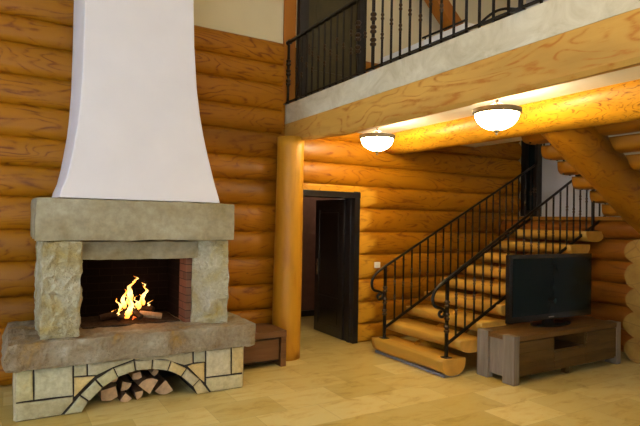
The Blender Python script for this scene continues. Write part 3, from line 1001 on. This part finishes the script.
# ------------------------------------------------------------------ ceiling lamps
def lamp(x, y, label):
    t = thing('ceiling_lamp', label, 'lamp', (x, y, 2.86), 'opal glass ceiling lamps under the balcony')
    zr = 2.656; k_ = 1.0; n = 36
    bm = bmesh.new()
    lathe(bm, (x, y, 2.861), [(0, .075), (-.012, .075), (-.022, .05), (-.03, .014), (-.12, .014)], 24)
    for k in range(3):
        a = 2*PI*k/3+.5
        tube(bm, [(x+.012*math.cos(a), y+.012*math.sin(a), 2.745), (x+.19*math.cos(a), y+.19*math.sin(a), zr+.004)], .004, 6)
    link('ceiling_mount', bm, M['knuckle'], t)
    bm = bmesh.new()
    prof = [(zr-.016, .186*k_), (zr-.016, .204*k_), (zr-.006, .212*k_), (zr+.028, .212*k_), (zr+.032, .202*k_), (zr+.004, .186*k_)]
    R = [[bm.verts.new((x+r*math.cos(2*PI*k/n), y+r*math.sin(2*PI*k/n), z)) for k in range(n)] for z, r in prof]
    for i in range(6):
        a, b = R[i], R[(i+1) % 6]
        for k in range(n): bm.faces.new((a[k], a[(k+1) % n], b[(k+1) % n], b[k]))
    link('rim', bm, M['pewter'], t)
    bm = bmesh.new(); loops = []
    for i in range(12):
        a = (PI/2)*i/12*.98
        loops.append([(x+.192*k_*math.cos(a)*math.cos(2*PI*k/n), y+.192*k_*math.cos(a)*math.sin(2*PI*k/n), zr-.010-.150*math.sin(a)) for k in range(n)])
    rings(bm, loops, False)
    link('glass_bowl', bm, M['lampglass'], t, smooth=True)
    bm = bmesh.new(); lathe(bm, (x, y, zr-.162), [(.006, .030), (-.004, .026), (-.016, .016), (-.026, .009), (-.034, .012), (-.044, .003)], 12)
    link('finial', bm, M['pewter'], t)
    l = bpy.data.lights.new('bulb', 'POINT'); l.energy = 62; l.color = (1., .84, .58); l.shadow_soft_size = .05
    o = bpy.data.objects.new('bulb', l); C.objects.link(o); o.location = (x, y, 2.76)
M['pewter'] = plain('pewter_rim', (.12, .10, .07), .6, .3, .2)
lamp(3.75, 5.03, 'opal bowl ceiling lamp hanging farther back, near the round post')
lamp(3.75, 3.25, 'opal bowl ceiling lamp hanging nearer the viewer, closer to the stairs')

# ------------------------------------------------------------------ TV stand and television
ts = thing('television_stand', 'long low brown wooden television stand with doors and an open niche', 'cabinet', (5.45, 3.9, 0))
tx0, tx1, ty0, ty1 = 4.48, 6.40, 3.62, 4.115
link('top', NB(tx0+.01, tx1-.06, ty0+.005, ty1-.005, .445, .50, bev=.006), M['stand_x'], ts)
for x in (tx0, tx1-.085):
    link('side_plank', NB(x, x+.085, ty0, ty0+.15, 0, .505, bev=.007), M['stand_z'], ts)
    link('side_plank', NB(x, x+.085, ty1-.15, ty1, 0, .505, bev=.007), M['stand_z'], ts)
    link('side_inset', NB(x+.03, x+.07, ty0+.151, ty1-.151, .06, .444), M['stand_z'], ts)
bm = bmesh.new()
box(bm, tx0+.087, tx1-.087, ty0+.03, ty1-.02, .075, .095)
box(bm, tx0+.087, tx1-.087, ty1-.03, ty1-.02, .095, .443)
for x in (tx0+.09, 5.135, 5.72, tx1-.108): box(bm, x, x+.018, ty0+.03, ty1-.031, .096, .442)
box(bm, 5.155, 5.719, ty0+.03, ty1-.031, .275, .292)
link('carcass', bm, M['stand_f'], ts)
for x0_, x1_ in ((tx0+.092, 5.138), (5.732, tx1-.092)):
    bm = bmesh.new(); n = 3; w = (x1_-x0_)/1
    for i in range(n):
        z0_ = .098+(.436-.098)*i/n
        box(bm, x0_, x1_, ty0+.008, ty0+.029, z0_+.0008, z0_+(.436-.098)/n-.0008, bev=.003)
    link('door', bm, M['stand_f'], ts)
bm = bmesh.new()
for i in range(2): box(bm, 5.148, 5.722, ty0+.008, ty0+.029, .098+.09*i+.001, .098+.09*(i+1)-.001, bev=.003)
link('drawer', bm, M['stand_f'], ts)
link('foot', NB(5.42, 5.48, ty0+.06, ty0+.12, 0, .075), M['stand_f'], ts)

tv = thing('television', 'large black flat-screen television standing on the wooden stand', 'television', (5.45, 3.9, .50))
bm = NB(4.735, 6.235, 3.895, 3.955, .562, 1.318, bev=.008)
box(bm, 5.0, 5.9, 3.95, 3.99, .70, 1.2, bev=.01)
link('housing', bm, M['tv'], tv)
link('screen', NB(4.785, 6.185, 3.889, 3.8945, .635, 1.275), M['screen'], tv)
bm = NB(5.36, 5.54, 3.92, 3.95, .52, .60, bev=.004)
link('neck', bm, M['tv'], tv)
bm = bmesh.new(); lathe(bm, (5.45, 3.9, .507), [(0, .10), (.006, .26), (.012, .255), (.016, .12), (.02, .05)], 32)
for v in bm.verts: v.co.y = 3.9+(v.co.y-3.9)*.58; v.co.x = 5.45+(v.co.x-5.45)*1.2
link('base', bm, M['tv'], tv, smooth=True)
link('badge', NB(5.40, 5.50, 3.890, 3.8945, .590, .602), M['steel'], tv)

# ------------------------------------------------------------------ light
def area(name, loc, rot, sx, sy, e, col):
    l = bpy.data.lights.new(name, 'AREA'); l.shape = 'RECTANGLE'; l.size = sx; l.size_y = sy; l.energy = e; l.color = col
    o = bpy.data.objects.new(name, l); C.objects.link(o); o.location = loc; o.rotation_euler = rot; return o
for a, b in WIN:
    area('daylight', (X0-.25, (a+b)/2, 2.05), (0, -PI/2, 0), 2.7, 1.4, 95, (.62, .76, 1.))
for (a, b), e in zip(FW, (105, 16)):
    area('daylight', ((a+b)/2, Y0-.25, 2.05), (PI/2, 0, 0), 1.8, 2.7, e, (.80, .85, 1.))
def point(name, loc, e, col, r):
    l = bpy.data.lights.new(name, 'POINT'); l.energy = e; l.color = col; l.shadow_soft_size = r
    o = bpy.data.objects.new(name, l); C.objects.link(o); o.location = loc
point('upper_room_lamp', (4.0, 2.6, 5.2), 14, (1., .74, .42), .15)
point('hall_fill', (2.3, .6, 4.3), 105, (1., .76, .42), .25)  # unseen warm fill light added to brighten floor and walls
point('corridor_lamp', (4.6, 7.2, 2.3), 7, (1., .8, .6), .1)
point('fire_glow', (1.08, 5.30, .90), 2.6, (1., .36, .08), .06)

w = bpy.data.worlds.new('daylight_sky'); bpy.context.scene.world = w; w.use_nodes = True
w.node_tree.nodes['Background'].inputs[0].default_value = (.55, .68, .9, 1); w.node_tree.nodes['Background'].inputs[1].default_value = 1.

# ------------------------------------------------------------------ camera
yaw, pitch, roll = [math.radians(a) for a in (30.64, .914, 1.068)]
f = Vector((math.sin(yaw)*math.cos(pitch), math.cos(yaw)*math.cos(pitch), math.sin(pitch)))
r = Vector((math.cos(yaw), -math.sin(yaw), 0)); u = r.cross(f)
r2 = r*math.cos(roll)+u*math.sin(roll); u2 = u*math.cos(roll)-r*math.sin(roll)
cam = bpy.data.cameras.new('camera'); co = bpy.data.objects.new('camera', cam); C.objects.link(co)
mw = Matrix((r2, u2, -f)).transposed().to_4x4(); mw.translation = (0, 0, 1.65)
co.matrix_world = mw
cam.sensor_width = 36; cam.lens = 526.3/640*36
cam.clip_start = .05
sc = bpy.context.scene
sc.camera = co
sc.view_settings.view_transform = 'Standard'; sc.view_settings.look = 'None'
sc.view_settings.exposure = 0.; sc.view_settings.gamma = 1.; sc.view_settings.use_curve_mapping = False
